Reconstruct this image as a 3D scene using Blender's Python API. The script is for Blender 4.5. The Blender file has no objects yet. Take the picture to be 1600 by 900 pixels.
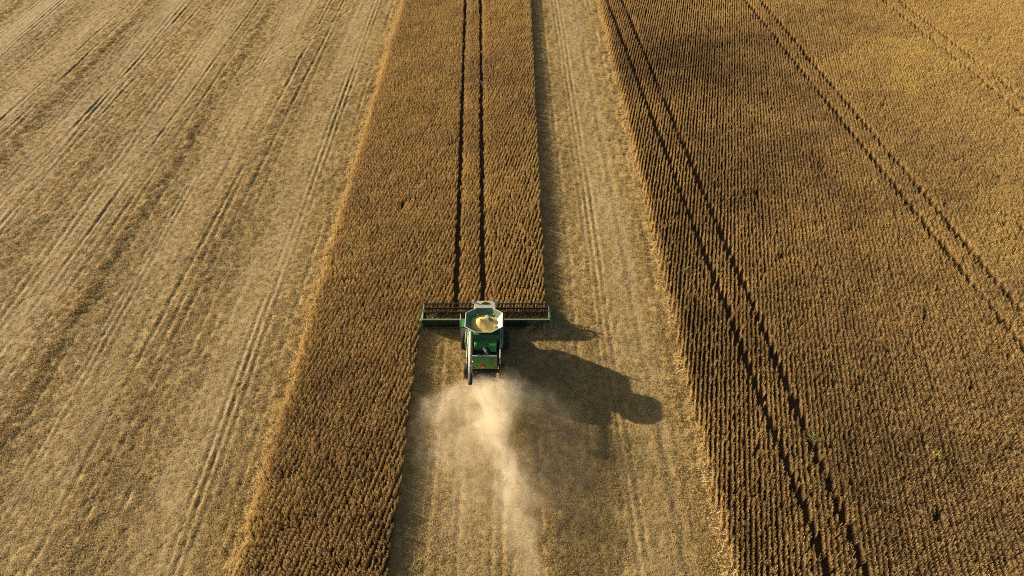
import bpy, bmesh, math, random
import numpy as np
from mathutils import Vector, Matrix

R = math.radians
scene = bpy.context.scene
col = scene.collection
rng = np.random.default_rng(7)
random.seed(7)

# ------------------------------------------------------------------ camera, light, exposure
H = 48.0                                   # drone height in metres
cam_d = bpy.data.cameras.new('camera')
cam = bpy.data.objects.new('camera', cam_d)
col.objects.link(cam)
cam_d.sensor_width = 36.0
cam_d.lens = 24.0
cam_d.clip_start = 0.5
cam_d.clip_end = 12000
cam.location = (0, 0, H)
cam.rotation_euler = (R(90 - 44), 0, 0)
scene.camera = cam

SUN_EL, SUN_AZ = 16.5, 25.0                # sun low, from the left and slightly ahead
sd = Vector((-math.cos(R(SUN_EL)) * math.cos(R(SUN_AZ)),
             math.cos(R(SUN_EL)) * math.sin(R(SUN_AZ)), math.sin(R(SUN_EL))))
world = bpy.data.worlds.new('World')
scene.world = world
world.use_nodes = True
wn = world.node_tree
sky = wn.nodes.new('ShaderNodeTexSky')
sky.sky_type = 'NISHITA'
sky.sun_disc = False
sky.sun_elevation = R(SUN_EL)
sky.sun_rotation = math.atan2(sd.x, sd.y)
sky.dust_density = 3.0
bg = wn.nodes['Background']
wn.links.new(sky.outputs['Color'], bg.inputs['Color'])
bg.inputs['Strength'].default_value = 0.05
sun_d = bpy.data.lights.new('sun', 'SUN')
sun_d.energy = 5.0
sun_d.angle = R(0.5)
sun_d.color = (1.0, 0.88, 0.70)
sun = bpy.data.objects.new('sun', sun_d)
col.objects.link(sun)
sun.rotation_euler = sd.to_track_quat('Z', 'Y').to_euler()

scene.view_settings.view_transform = 'Standard'
scene.view_settings.look = 'None'
scene.view_settings.gamma = 1.0
scene.view_settings.exposure = 1.02
scene.cycles.use_denoising = False
scene.cycles.filter_width = 1.1
scene.cycles.volume_step_rate = 1.0
scene.cycles.max_bounces = 5
scene.cycles.diffuse_bounces = 2
scene.cycles.glossy_bounces = 2
scene.cycles.transmission_bounces = 2
scene.cycles.volume_bounces = 3
scene.cycles.transparent_max_bounces = 128


# ------------------------------------------------------------------ helpers
def sstep(a, b, x):
    t = np.clip((x - a) / (b - a), 0, 1)
    return t * t * (3 - 2 * t)


def vnoise(x, y, scale, seed):
    """smooth value noise in 0..1"""
    r = np.random.default_rng(seed)
    tab = r.random(65536)
    x = np.asarray(x, float) / scale + 1000.0
    y = np.asarray(y, float) / scale + 1000.0
    xi, yi = np.floor(x).astype(np.int64), np.floor(y).astype(np.int64)
    fx, fy = x - xi, y - yi
    fx = fx * fx * (3 - 2 * fx)
    fy = fy * fy * (3 - 2 * fy)

    def h(i, j):
        return tab[(i * 7919 + j * 104729 + (i * j) * 31) & 65535]
    a = h(xi, yi) * (1 - fx) + h(xi + 1, yi) * fx
    b = h(xi, yi + 1) * (1 - fx) + h(xi + 1, yi + 1) * fx
    return a * (1 - fy) + b * fy


def fnoise(x, y, scale, seed, octaves=3):
    s, a, t = 0, 1.0, 0
    for k in range(octaves):
        s = s + a * vnoise(x, y, scale / 2 ** k, seed + k)
        t += a
        a *= 0.5
    return s / t


def tag(o, label=None, cat=None, group=None, kind=None):
    if label: o['label'] = label
    if cat: o['category'] = cat
    if group: o['group'] = group
    if kind: o['kind'] = kind
    return o


class NT:
    """tiny helper to write node trees"""
    def __init__(s, tree): s.t = tree

    def n(s, kind, **kw):
        nd = s.t.nodes.new(kind)
        for k, v in kw.items(): setattr(nd, k, v)
        return nd

    def l(s, a, b): s.t.links.new(a, b)


def material(name, color, rough=0.6, metal=0.0, var=0.15, scale=3.0, dust=0.0, dust_col=(0.42, 0.33, 0.2, 1), spec=0.5,
             bump=0.0, trans=0.0, alpha=1.0):
    m = bpy.data.materials.new(name)
    m.use_nodes = True
    t = NT(m.node_tree)
    b = m.node_tree.nodes['Principled BSDF']
    b.inputs['Roughness'].default_value = rough
    b.inputs['Metallic'].default_value = metal
    b.inputs['Specular IOR Level'].default_value = spec
    tc = t.n('ShaderNodeTexCoord')
    nz = t.n('ShaderNodeTexNoise')
    nz.inputs['Scale'].default_value = scale
    nz.inputs['Detail'].default_value = 6
    t.l(tc.outputs['Object'], nz.inputs['Vector'])
    hs = t.n('ShaderNodeMix', data_type='RGBA')
    hs.inputs[6].default_value = tuple(c * (1 - var) for c in color) + (1,)
    hs.inputs[7].default_value = tuple(min(1, c * (1 + var)) for c in color) + (1,)
    t.l(nz.outputs['Fac'], hs.inputs[0])
    last = hs.outputs[2]
    if dust > 0:
        n2 = t.n('ShaderNodeTexNoise')
        n2.inputs['Scale'].default_value = scale * 0.6
        n2.inputs['Detail'].default_value = 8
        t.l(tc.outputs['Object'], n2.inputs['Vector'])
        mr = t.n('ShaderNodeMapRange')
        mr.inputs[1].default_value = 0.4
        mr.inputs[2].default_value = 0.75
        mr.inputs[3].default_value = dust * 0.25
        mr.inputs[4].default_value = dust
        t.l(n2.outputs['Fac'], mr.inputs[0])
        dm = t.n('ShaderNodeMix', data_type='RGBA')
        dm.inputs[7].default_value = dust_col
        t.l(mr.outputs[0], dm.inputs[0])
        t.l(last, dm.inputs[6])
        last = dm.outputs[2]
        rr = t.n('ShaderNodeMapRange')
        rr.inputs[3].default_value = rough
        rr.inputs[4].default_value = min(1, rough + 0.45)
        t.l(mr.outputs[0], rr.inputs[0])
        t.l(rr.outputs[0], b.inputs['Roughness'])
    t.l(last, b.inputs['Base Color'])
    if trans: b.inputs['Transmission Weight'].default_value = trans
    if bump:
        bp = t.n('ShaderNodeBump')
        bp.inputs['Strength'].default_value = bump
        bp.inputs['Distance'].default_value = 0.02
        t.l(nz.outputs['Fac'], bp.inputs['Height'])
        t.l(bp.outputs['Normal'], b.inputs['Normal'])
    return m


class MB:
    """collects shapes for ONE mesh object"""
    def __init__(s): s.v, s.f = [], []

    def add(s, vs, fs):
        o = len(s.v)
        s.v += [tuple(v) for v in vs]
        s.f += [tuple(i + o for i in f) for f in fs]
        return s

    def hexa(s, p):
        return s.add(p, [(3, 2, 1, 0), (4, 5, 6, 7), (0, 1, 5, 4), (1, 2, 6, 5), (2, 3, 7, 6), (3, 0, 4, 7)])

    def box(s, x0, x1, y0, y1, z0, z1):
        return s.hexa([(x0, y0, z0), (x1, y0, z0), (x1, y1, z0), (x0, y1, z0), (x0, y0, z1), (x1, y0, z1), (x1, y1, z1), (x0, y1, z1)])

    def slab(s, a, b, c, d, t):
        """quad a b c d thickened by t along its normal"""
        a, b, c, d = (Vector(p) for p in (a, b, c, d))
        n = (b - a).cross(d - a).normalized() * t
        return s.hexa([a, b, c, d, a + n, b + n, c + n, d + n])

    def extrude(s, pts, axis, lo, hi):
        """2-D polygon extruded along x / y / z"""
        def p3(p, w):
            return {'x': (w, p[0], p[1]), 'y': (p[0], w, p[1]), 'z': (p[0], p[1], w)}[axis]
        n = len(pts)
        vs = [p3(p, lo) for p in pts] + [p3(p, hi) for p in pts]
        fs = [tuple(range(n)), tuple(range(2 * n - 1, n - 1, -1))]
        fs += [(i, i + n, (i + 1) % n + n, (i + 1) % n) for i in range(n)]
        return s.add(vs, fs)

    def tube(s, path, r, n=10, caps=True):
        path = [Vector(p) for p in path]
        rs = r if isinstance(r, (list, tuple)) else [r] * len(path)
        vs, fs = [], []
        for i, p in enumerate(path):
            d = (path[min(i + 1, len(path) - 1)] - path[max(i - 1, 0)]).normalized()
            up = Vector((0, 0, 1)) if abs(d.z) < 0.95 else Vector((1, 0, 0))
            a = d.cross(up).normalized()
            b = a.cross(d).normalized()
            for k in range(n):
                t = 2 * math.pi * k / n
                vs.append(p + (a * math.cos(t) + b * math.sin(t)) * rs[i])
        for i in range(len(path) - 1):
            for k in range(n):
                fs.append((i * n + k, i * n + (k + 1) % n, (i + 1) * n + (k + 1) % n, (i + 1) * n + k))
        if caps:
            fs.append(tuple(range(n))[::-1])
            fs.append(tuple((len(path) - 1) * n + k for k in range(n)))
        return s.add(vs, fs)

    def lathe_x(s, prof, c, n=32):
        """profile of (x, r) revolved about an x axis through c"""
        vs, fs = [], []
        m = len(prof)
        for k in range(n):
            t = 2 * math.pi * k / n
            for x, r in prof:
                vs.append((c[0] + x, c[1] + r * math.cos(t), c[2] + r * math.sin(t)))
        for k in range(n):
            k2 = (k + 1) % n
            for j in range(m - 1):
                fs.append((k * m + j, k * m + j + 1, k2 * m + j + 1, k2 * m + j))
        return s.add(vs, fs)

    def build(s, name, mat, parent=None, smooth=False, bevel=0.0):
        me = bpy.data.meshes.new(name)
        me.from_pydata(s.v, [], s.f)
        me.update()
        bm = bmesh.new()
        bm.from_mesh(me)
        bmesh.ops.recalc_face_normals(bm, faces=bm.faces)
        bm.to_mesh(me)
        bm.free()
        me.materials.append(mat)
        if smooth:
            me.polygons.foreach_set('use_smooth', [True] * len(me.polygons))
        o = bpy.data.objects.new(name, me)
        col.objects.link(o)
        if bevel:
            mo = o.modifiers.new('bevel', 'BEVEL')
            mo.width = bevel
            mo.segments = 2
            mo.limit_method = 'ANGLE'
        if parent: o.parent = parent
        return o


# ------------------------------------------------------------------ the layout of the field (metres, camera stands over the origin)
STRIP_L, STRIP_R, CUT_R, FIELD_L = -19.6, -8.75, 3.25, 15.4      # edges of the standing strip, of what is cut from it, and of the right field
CUT_Y = 46.1                                                     # where the cutter bar is now
ROW_A, ROW = R(13.2), 0.38                                       # sowing rows run 13 degrees off the passes
rowu = (math.sin(ROW_A), math.cos(ROW_A))
rown = (math.cos(ROW_A), -math.sin(ROW_A))
# sprayer tramlines through the standing crop: x at y = 124, slope, half gap between the two wheel tracks
TRAM = [(-7.0, -0.0365, 1.33), (18.0, -0.052, 1.32), (42.5, -0.068, 1.33), (67.0, -0.088, 1.33), (91.5, -0.1, 1.33)]
# wheel tracks in the stubble: x at y = 124, slope, depth
TRACK = []
PASSES = [(-25.7, 0.0), (-37.2, -0.005), (-48.6, -0.012), (-60.0, -0.016), (-71.4, -0.02), (-82.6, -0.02), (-94.0, -0.02), (9.5, -0.012), (-2.45, 0.0), (-14.2, 0.0)]
for cx, sl in PASSES:
    for s in (-1.72, 1.72):
        TRACK.append((cx + s, sl, 1.0, 140))
    for s in (-2.35, -1.15, 1.2, 2.3, 4.4, -4.1):
        TRACK.append((cx + s + .3 * math.sin(7 * cx + 3 * s), sl, 0.72, 140))
for cx, sl in ((-56.0, 0.035), (-44.3, 0.020), (-31.2, 0.02), (-67.0, 0.03)):
    for s in (-1.1, 1.1):
        TRACK.append((cx + s, sl, 1.25, 140))
for s in (-0.9, 0.9):
    TRACK.append((-27.5 + s, 0.42, 0.9, 140))          # one turning track across the passes
BOUND = [(-31.9, 0.0, 0.5), (-43.0, -0.008, 1.0), (-54.2, -0.012, 0.3), (-65.4, -0.016, 1.0), (-77.0, -0.02, 0.4), (-88, -0.02, .8), (-20.5, 0.0, 0.8), (14.5, 0.0, 0.7), (4.0, 0.0, 0.2)]


def line_x(x0, sl, y):
    return x0 + sl * (y - 124.0) * -1.0 if False else x0 + sl * (y - 124.0)


def in_view(x, y, side=7.0, back=3.0, far=16.0):
    """the ground the drone sees, with a margin round it"""
    yy = np.clip(y, 12, None)
    depth = H * math.sin(R(44)) + yy * math.cos(R(44))
    return (np.abs(x) < 0.75 * depth + side) & (y > 20.5 - back) & (y < 124.0 + far)


def edge_wob(y, seed):
    return (fnoise(0 * y + seed, y, 2.5, seed) - 0.5) * 0.5


def standing(x, y):
    """0 none, 1 strip, 2 right field"""
    ys = y + (fnoise(x, 0 * x, 1.0, 5) - .5) * .25
    strip = (x > STRIP_L + edge_wob(y, 3) * .6) & (x < CUT_R) & ((x < STRIP_R + edge_wob(y, 4) * .6) | (ys > CUT_Y))
    return np.where(strip, 1, np.where(x > FIELD_L + edge_wob(y, 6) * .9, 2, 0))


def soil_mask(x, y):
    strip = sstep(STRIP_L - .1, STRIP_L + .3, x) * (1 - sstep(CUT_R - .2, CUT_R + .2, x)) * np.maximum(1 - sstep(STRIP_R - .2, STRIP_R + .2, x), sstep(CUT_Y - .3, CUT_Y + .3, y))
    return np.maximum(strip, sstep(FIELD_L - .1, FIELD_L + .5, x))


def chaff_mask(x, y):
    m = np.zeros_like(x)
    for cx, sl in PASSES:
        d = np.abs(x - line_x(cx, sl, y) + (fnoise(x, y, 4, 31) - .5) * 2.6)
        m = np.maximum(m, 1 - sstep(0.6, 3.4, d))
    m2 = np.exp(-((x - line_x(-82.2, 0.0, y)) / 2.2) ** 2)
    return np.clip(m * (0.05 + 1.0 * fnoise(x, y * .35, 5, 33)) + m2, 0, 1)


def track_mask(x, y):
    m = np.zeros_like(x)
    for x0, sl, w, ymax in TRACK:
        d = x - line_x(x0, sl, y) - (fnoise(0 * x + x0, y, 22, 40) - .5) * .35
        m = np.maximum(m, w * np.exp(-(d / 0.15) ** 2))
    return m


def bound_mask(x, y):
    m = np.zeros_like(x)
    for x0, sl, w in BOUND:
        d = x - line_x(x0, sl, y) - (fnoise(0 * x + x0, y, 9, 50) - .5) * 1.2
        m = np.maximum(m, w * np.exp(-(d / 0.8) ** 2))
    return m * (0.35 + 0.7 * fnoise(x, y, 3.0, 52))


def height(x, y):
    ch = chaff_mask(x, y)
    bm = bound_mask(x, y)
    soil = soil_mask(x, y)
    rough = (1 - 0.65 * ch) * (1 - soil)
    z = (fnoise(x, y, 9, 60) - .5) * 0.25
    a = x * rown[0] + y * rown[1]
    b = x * rowu[0] + y * rowu[1]
    z = z + rough * ((vnoise(a, b * .6, 0.75, 61) - .5) * 0.03 + (vnoise(a, b * .4, 0.40, 62) - .5) * 0.05)
    z = z + bm * (1 - soil) * ((vnoise(a, b * .55, 0.5, 63) - .35) * 0.20 + 0.03)
    for x0, sl, w, ymax in TRACK:
        d = x - line_x(x0, sl, y) - (fnoise(0 * x + x0, y, 22, 40) - .5) * .35
        k = w * (1 - soil) * np.clip(1.5 * fnoise(0 * x + x0 * 3, y, 9, 41) - .2, .2, 1.2) * (.5 + vnoise(x, y, .8, 43))
        z = z + k * (-0.055 * np.exp(-(d / 0.17) ** 2) + 0.035 * np.exp(-((np.abs(d) - 0.38) / 0.14) ** 2))
    return z


# ------------------------------------------------------------------ ground: one sheet out to the horizon
def make_ground():
    xs = np.concatenate([[-6000, -2500, -1000, -500, -260, -160, -120], np.arange(-108, -15, 0.135), np.arange(-15, 18, 0.16), np.arange(18, 112, 0.8),
                         [125, 170, 270, 500, 1000, 2500, 6000]])
    yl, y = [], 15.0
    while y < 142:
        yl.append(y)
        y += 0.16 + 0.0034 * (y - 15)
    ys = np.concatenate([[-6000, -2000, -600, -150, -40, 5], yl, [150, 175, 220, 300, 500, 1000, 2500, 8000]])
    X, Y = np.meshgrid(xs, ys)
    x, y = X.ravel(), Y.ravel()
    fade = (1 - sstep(105, 125, np.abs(x))) * sstep(6, 15, y) * (1 - sstep(140, 160, y))
    z = height(x, y) * fade
    nx, ny = len(xs), len(ys)
    me = bpy.data.meshes.new('ground')
    me.vertices.add(nx * ny)
    co = np.stack([x, y, z], 1).astype(np.float32)
    me.vertices.foreach_set('co', co.ravel())
    i = np.arange(nx - 1)[None, :] + np.arange(ny - 1)[:, None] * nx
    q = np.stack([i, i + 1, i + 1 + nx, i + nx], -1).reshape(-1, 4)
    me.loops.add(q.size)
    me.loops.foreach_set('vertex_index', q.ravel().astype(np.int32))
    me.polygons.add(len(q))
    me.polygons.foreach_set('loop_start', np.arange(0, q.size, 4, dtype=np.int32))
    me.update(calc_edges=True)
    me.polygons.foreach_set('use_smooth', np.ones(len(q), bool))
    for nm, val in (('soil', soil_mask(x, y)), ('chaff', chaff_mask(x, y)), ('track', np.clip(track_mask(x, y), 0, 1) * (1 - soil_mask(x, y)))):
        at = me.attributes.new(nm, 'FLOAT', 'POINT')
        at.data.foreach_set('value', val.astype(np.float32))
    m = bpy.data.materials.new('ground_mat')
    m.use_nodes = True
    t = NT(m.node_tree)
    b = m.node_tree.nodes['Principled BSDF']
    b.inputs['Roughness'].default_value = 0.95
    b.inputs['Specular IOR Level'].default_value = 0.15
    geo = t.n('ShaderNodeNewGeometry')

    def noise(scale, detail=5, stretch=None):
        nz = t.n('ShaderNodeTexNoise')
        nz.inputs['Scale'].default_value = scale
        nz.inputs['Detail'].default_value = detail
        if stretch:
            mp = t.n('ShaderNodeMapping')
            mp.inputs['Scale'].default_value = stretch
            t.l(geo.outputs['Position'], mp.inputs['Vector'])
            t.l(mp.outputs[0], nz.inputs['Vector'])
        else:
            t.l(geo.outputs['Position'], nz.inputs['Vector'])
        return nz.outputs['Fac']

    def ramp(fac, stops):
        r = t.n('ShaderNodeValToRGB')
        els = r.color_ramp.elements
        while len(els) < len(stops): els.new(0.5)
        for e, (p, c) in zip(els, stops):
            e.position = p
            e.color = c + (1,)
        t.l(fac, r.inputs[0])
        return r.outputs[0]

    def mix(f, a, bb, blend='MIX'):
        mx = t.n('ShaderNodeMix', data_type='RGBA', blend_type=blend)
        if isinstance(f, float): mx.inputs[0].default_value = f
        else: t.l(f, mx.inputs[0])
        for s, v in ((6, a), (7, bb)):
            if isinstance(v, tuple): mx.inputs[s].default_value = v + (1,)
            else: t.l(v, mx.inputs[s])
        return mx.outputs[2]

    def attr(nm):
        a = t.n('ShaderNodeAttribute', attribute_name=nm)
        return a.outputs['Fac']
    fine = ramp(noise(9, 8), [(0.28, (0.31, 0.212, 0.080)), (0.52, (0.41, 0.288, 0.115)), (0.74, (0.50, 0.362, 0.155))])
    patch = ramp(noise(0.12, 6, (1, .35, 1)), [(0.35, (0.84, 0.82, 0.78)), (0.65, (1.06, 1.04, 1.0))])
    stub = mix(1.0, fine, patch, 'MULTIPLY')
    chf = ramp(noise(14, 8), [(0.3, (0.355, 0.252, 0.115)), (0.7, (0.49, 0.363, 0.18))])
    stub = mix(attr('chaff'), stub, chf)
    trk = t.n('ShaderNodeMath', operation='MULTIPLY')
    trk.inputs[1].default_value = 0.3
    t.l(attr('track'), trk.inputs[0])
    stub = mix(trk.outputs[0], stub, (0.24, 0.18, 0.11))
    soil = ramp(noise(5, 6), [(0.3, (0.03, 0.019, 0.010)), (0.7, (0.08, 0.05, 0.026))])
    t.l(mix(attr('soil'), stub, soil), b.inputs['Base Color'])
    bp = t.n('ShaderNodeBump')
    bp.inputs['Strength'].default_value = 0.9
    bp.inputs['Distance'].default_value = 0.05
    t.l(noise(7, 7), bp.inputs['Height'])
    t.l(bp.outputs[0], b.inputs['Normal'])
    me.materials.append(m)
    o = bpy.data.objects.new('ground', me)
    col.objects.link(o)
    tag(o, 'pale straw stubble and bare soil of the harvested field', None, None, 'structure')
    return o


make_ground()


# ------------------------------------------------------------------ scattering: the object's own mesh holds the little plants and the points to set them on
def plant_material(name, stops, var=0.35, thin=0.3):
    m = bpy.data.materials.new(name)
    m.use_nodes = True
    t = NT(m.node_tree)
    b = m.node_tree.nodes['Principled BSDF']
    b.inputs['Roughness'].default_value = 0.7
    b.inputs['Specular IOR Level'].default_value = 0.25
    a = t.n('ShaderNodeAttribute', attribute_name='tone', attribute_type='INSTANCER')
    r = t.n('ShaderNodeValToRGB')
    els = r.color_ramp.elements
    while len(els) < len(stops): els.new(0.5)
    for e, (p, c) in zip(els, stops):
        e.position = p
        e.color = c + (1,)
    pv = t.n('ShaderNodeAttribute', attribute_name='pv', attribute_type='GEOMETRY')
    ad = t.n('ShaderNodeMath', operation='MULTIPLY_ADD')
    sub = t.n('ShaderNodeMath', operation='SUBTRACT')
    sub.inputs[1].default_value = 0.5
    t.l(pv.outputs['Fac'], sub.inputs[0])
    t.l(sub.outputs[0], ad.inputs[0])
    ad.inputs[1].default_value = var
    t.l(a.outputs['Fac'], ad.inputs[2])
    t.l(ad.outputs[0], r.inputs[0])
    t.l(r.outputs[0], b.inputs['Base Color'])
    tr = t.n('ShaderNodeBsdfTranslucent')
    t.l(r.outputs[0], tr.inputs['Color'])
    mx = t.n('ShaderNodeMixShader')
    mx.inputs[0].default_value = thin
    t.l(b.outputs[0], mx.inputs[1])
    t.l(tr.outputs[0], mx.inputs[2])
    t.l(mx.outputs[0], m.node_tree.nodes['Material Output'].inputs['Surface'])
    return m


def scatter(name, variants, pts, rot, scl, tone, mat, zoff=None):
    """variants: list of (verts, faces, face value); pts Nx3, rot Nx3, scl Nx3, tone N"""
    V, F, PV, VID = [], [], [], []
    for k, (vs, fs, pv) in enumerate(variants):
        o = len(V)
        V += list(vs)
        F += [tuple(i + o for i in f) for f in fs]
        PV += list(pv)
        VID += [k] * len(vs)
    nv, n = len(V), len(pts)
    me = bpy.data.meshes.new(name)
    me.from_pydata(V, [], F)
    me.vertices.add(n)
    co = np.concatenate([np.array(V, np.float32), pts.astype(np.float32)])
    me.vertices.foreach_set('co', co.ravel())
    vid = np.concatenate([np.array(VID), 100 + rng.integers(0, len(variants), n)]).astype(np.int32)
    me.attributes.new('vid', 'INT', 'POINT').data.foreach_set('value', vid)
    z3 = np.zeros((nv, 3))
    me.attributes.new('rot', 'FLOAT_VECTOR', 'POINT').data.foreach_set('vector', np.concatenate([z3, rot]).astype(np.float32).ravel())
    me.attributes.new('scl', 'FLOAT_VECTOR', 'POINT').data.foreach_set('vector', np.concatenate([z3 + 1, scl]).astype(np.float32).ravel())
    me.attributes.new('tone', 'FLOAT', 'POINT').data.foreach_set('value', np.concatenate([np.zeros(nv), tone]).astype(np.float32))
    me.attributes.new('pv', 'FLOAT', 'FACE').data.foreach_set('value', np.array(PV, np.float32))
    me.materials.append(mat)
    o = bpy.data.objects.new(name, me)
    col.objects.link(o)
    g = bpy.data.node_groups.new(name + '_scatter', 'GeometryNodeTree')
    g.interface.new_socket('Geometry', in_out='INPUT', socket_type='NodeSocketGeometry')
    g.interface.new_socket('Geometry', in_out='OUTPUT', socket_type='NodeSocketGeometry')
    t = NT(g)
    gi, go = t.n('NodeGroupInput'), t.n('NodeGroupOutput')
    join = t.n('GeometryNodeJoinGeometry')

    def named(nm, dt):
        a = t.n('GeometryNodeInputNamedAttribute', data_type=dt)
        a.inputs['Name'].default_value = nm
        return a.outputs['Attribute']
    avid, arot, ascl = named('vid', 'INT'), named('rot', 'FLOAT_VECTOR'), named('scl', 'FLOAT_VECTOR')
    e2r = t.n('FunctionNodeEulerToRotation')
    t.l(arot, e2r.inputs[0])

    def only(k):
        c = t.n('FunctionNodeCompare', data_type='INT', operation='EQUAL')
        t.l(avid, c.inputs[2])
        c.inputs[3].default_value = k
        s = t.n('GeometryNodeSeparateGeometry', domain='POINT')
        t.l(gi.outputs[0], s.inputs[0])
        t.l(c.outputs[0], s.inputs[1])
        return s.outputs[0]
    for k in range(len(variants)):
        iop = t.n('GeometryNodeInstanceOnPoints')
        t.l(only(100 + k), iop.inputs['Points'])
        t.l(only(k), iop.inputs['Instance'])
        t.l(e2r.outputs[0], iop.inputs['Rotation'])
        t.l(ascl, iop.inputs['Scale'])
        t.l(iop.outputs[0], join.inputs[0])
    t.l(join.outputs[0], go.inputs[0])
    mo = o.modifiers.new('scatter', 'NODES')
    mo.node_group = g
    return o


def soy_clump(seed, plants=7, length=0.42, lean=10):
    """a bit of row: bare upright stems hung with pods"""
    r = random.Random(seed)
    vs, fs, pv = [], [], []

    def quad(a, b, c, d, w):
        o = len(vs)
        vs.extend([tuple(a), tuple(b), tuple(c), tuple(d)])
        fs.append((o, o + 1, o + 2, o + 3))
        pv.append(w)
    for i in range(plants):
        base = Vector((r.uniform(-.025, .025), (i + .5 + r.uniform(-.4, .4)) / plants * length - length / 2, 0))
        h = r.uniform(.70, 1.0)
        top = base + Vector((r.gauss(0, .042), r.gauss(0, .06), h))
        ax = (top - base)
        for k in range(2):
            s = Vector((1, 0, 0)) if k == 0 else Vector((0, 1, 0))
            s = s * 0.010
            quad(base - s, base + s, top + s * .5, top - s * .5, r.random())
        hue = r.random()
        for k in range(22):
            f = 0.22 + 0.8 * r.random() ** 0.8
            c = base + ax * f
            a = r.uniform(0, 2 * math.pi)
            out = Vector((math.cos(a), math.sin(a), 0))
            rad = r.uniform(.005, .062) * (1.15 - .45 * f)
            c = c + out * rad
            d = (out * r.uniform(.2, .9) + Vector((0, 0, r.uniform(-.9, .8)))).normalized() * r.uniform(.03, .05)
            w = d.cross(Vector((r.gauss(0, 1), r.gauss(0, 1), r.gauss(0, 1)))).normalized() * r.uniform(.006, .012)
            quad(c - d, c + w, c + d, c - w, min(1, max(0, .6 * hue + .4 * r.random())))
    return vs, fs, pv


def straw_tuft(seed, n=20, rad=0.2, up=0.5, long=0.16):
    """a low mess of cut straw and pod shells"""
    r = random.Random(seed)
    vs, fs, pv = [], [], []
    for i in range(n):
        a, q = r.uniform(0, 2 * math.pi), rad * math.sqrt(r.random())
        c = Vector((q * math.cos(a), q * math.sin(a), 0.015 + 0.07 * (1 - q / rad) * r.random()))
        t = r.uniform(0, 2 * math.pi)
        p = r.uniform(0, up)
        d = Vector((math.cos(t) * math.cos(p), math.sin(t) * math.cos(p), math.sin(p))) * r.uniform(.4, 1) * long * .5
        w = d.cross(Vector((r.gauss(0, .5), r.gauss(0, .5), 1))).normalized() * r.uniform(.007, .018)
        c.z += abs(d.z)
        o = len(vs)
        vs.extend([tuple(c - d - w), tuple(c - d + w), tuple(c + d + w), tuple(c + d - w)])
        fs.append((o, o + 1, o + 2, o + 3))
        pv.append(r.random())
    return vs, fs, pv


# ------------------------------------------------------------------ standing crop
soy_mat = plant_material('soy_mat', [(0.0, (0.17, 0.105, 0.05)), (0.3, (0.47, 0.32, 0.145)), (0.55, (0.69, 0.49, 0.215)),
                                     (0.78, (0.78, 0.585, 0.225)), (1.0, (0.82, 0.66, 0.235))], var=0.45, thin=0.4)
SP = 0.245
k = np.arange(-200, 420)
s = np.arange(0, 620)
K, S = np.meshgrid(k, s)
K, S = K.ravel().astype(float), S.ravel().astype(float)
S = (S + rng.uniform(-.35, .35, S.shape)) * SP - 10
lat = K * ROW + rng.normal(0, .010, K.shape) + (vnoise(K * 5.3, S, 4, 71) - .5) * .06
px = rown[0] * lat + rowu[0] * S
py = rown[1] * lat + rowu[1] * S
ok = in_view(px, py)
px, py, K, S = px[ok], py[ok], K[ok], S[ok]
st = standing(px, py)
tram = np.zeros(px.shape, bool)
for x0, sl, g in TRAM:
    for e in (-g, g):
        d = np.abs(px - line_x(x0, sl, py) - e)
        wd = np.where(st == 1, .27, .19 + .16 * vnoise(px, py, 1.1, 72)) + rng.normal(0, np.where(st == 1, .035, .06))
        d = d + (vnoise(px * 0 + x0, py, 9, 74) - .5) * .08
        tram |= d < wd
gap = (vnoise(px, py, .9, 73) + .35 * rng.random(px.shape)) > np.where(fnoise(px, py, 7, 75) > .62, 1.12, 1.24)
keep = (st > 0) & ~tram & ~gap


def crop(name, which, label):
    m = keep & (st == which)
    x, y = px[m], py[m]
    n = len(x)
    hn = fnoise(x, y, 1.6, 77)
    hl = fnoise(x, y, 9, 78)
    sc = 0.74 + 0.20 * hn + 0.24 * hl + rng.normal(0, .04, n)
    if which == 1:
        tone = 0.51 + .10 * (1 - sstep(.3, 1.1, x - STRIP_L)) + 0.30 * (fnoise(x, y, 11, 80) - .5) + 0.25 * (fnoise(x, y, 2.2, 82) - .5)  # left-edge plants paler: straw dust, plus side light put into the tone
    else:
        tone = 0.43 + .14 * (1 - sstep(.3, 1.1, x - FIELD_L)) + 0.40 * (fnoise(x, y, 14, 83) - .5) + 0.25 * (fnoise(x, y, 2.5, 84) - .5) + 0.20 * sstep(20, 75, x + .35 * (y - 60))  # left edge paler again, straw dust and painted side light together
        for bx, by, rx, ry, am in ((30, 98, 9, 12, -.27), (40, 108, 8, 6, -.12), (58.5, 92, 5, 5, .16), (63, 84, 4, 3, .12), (27, 29, 4, 5, -.12), (38, 66, 3, 9, -.10), (52, 112, 10, 6, -.12), (33, 45, 6, 5, .08)):
            tone = tone + am * np.exp(-((x - bx) / rx) ** 2 - ((y - by) / ry) ** 2) * (.5 + fnoise(x, y, 3, 87))
    tone = np.clip(tone + rng.normal(0, .06, n), 0.05, .95)
    rot = np.zeros((n, 3))
    rot[:, 0] = rng.normal(0, .08, n) + (fnoise(x, y, 2.0, 85) - .5) * .35
    rot[:, 1] = rng.normal(0, .06, n) + (fnoise(x, y, 2.0, 86) - .5) * (.2 if which == 2 else .3)
    rot[:, 2] = -ROW_A + np.where(rng.random(n) < .5, math.pi, 0) + rng.normal(0, .08, n)
    scl = np.stack([np.clip(sc, .7, 1.2) * 1.0, np.full(n, 1.05), sc], 1) * np.where(which == 2, np.array([[.8, 1, 1]]), np.array([[.95, 1, 1]]))
    P = np.stack([x, y, height(x, y) - .02], 1)
    o = scatter(name, [soy_clump(200 + i) for i in range(12)], P, rot, scl, tone, soy_mat)
    tag(o, label, 'crop', None, 'stuff')
    print(name, n)
    return o


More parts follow.
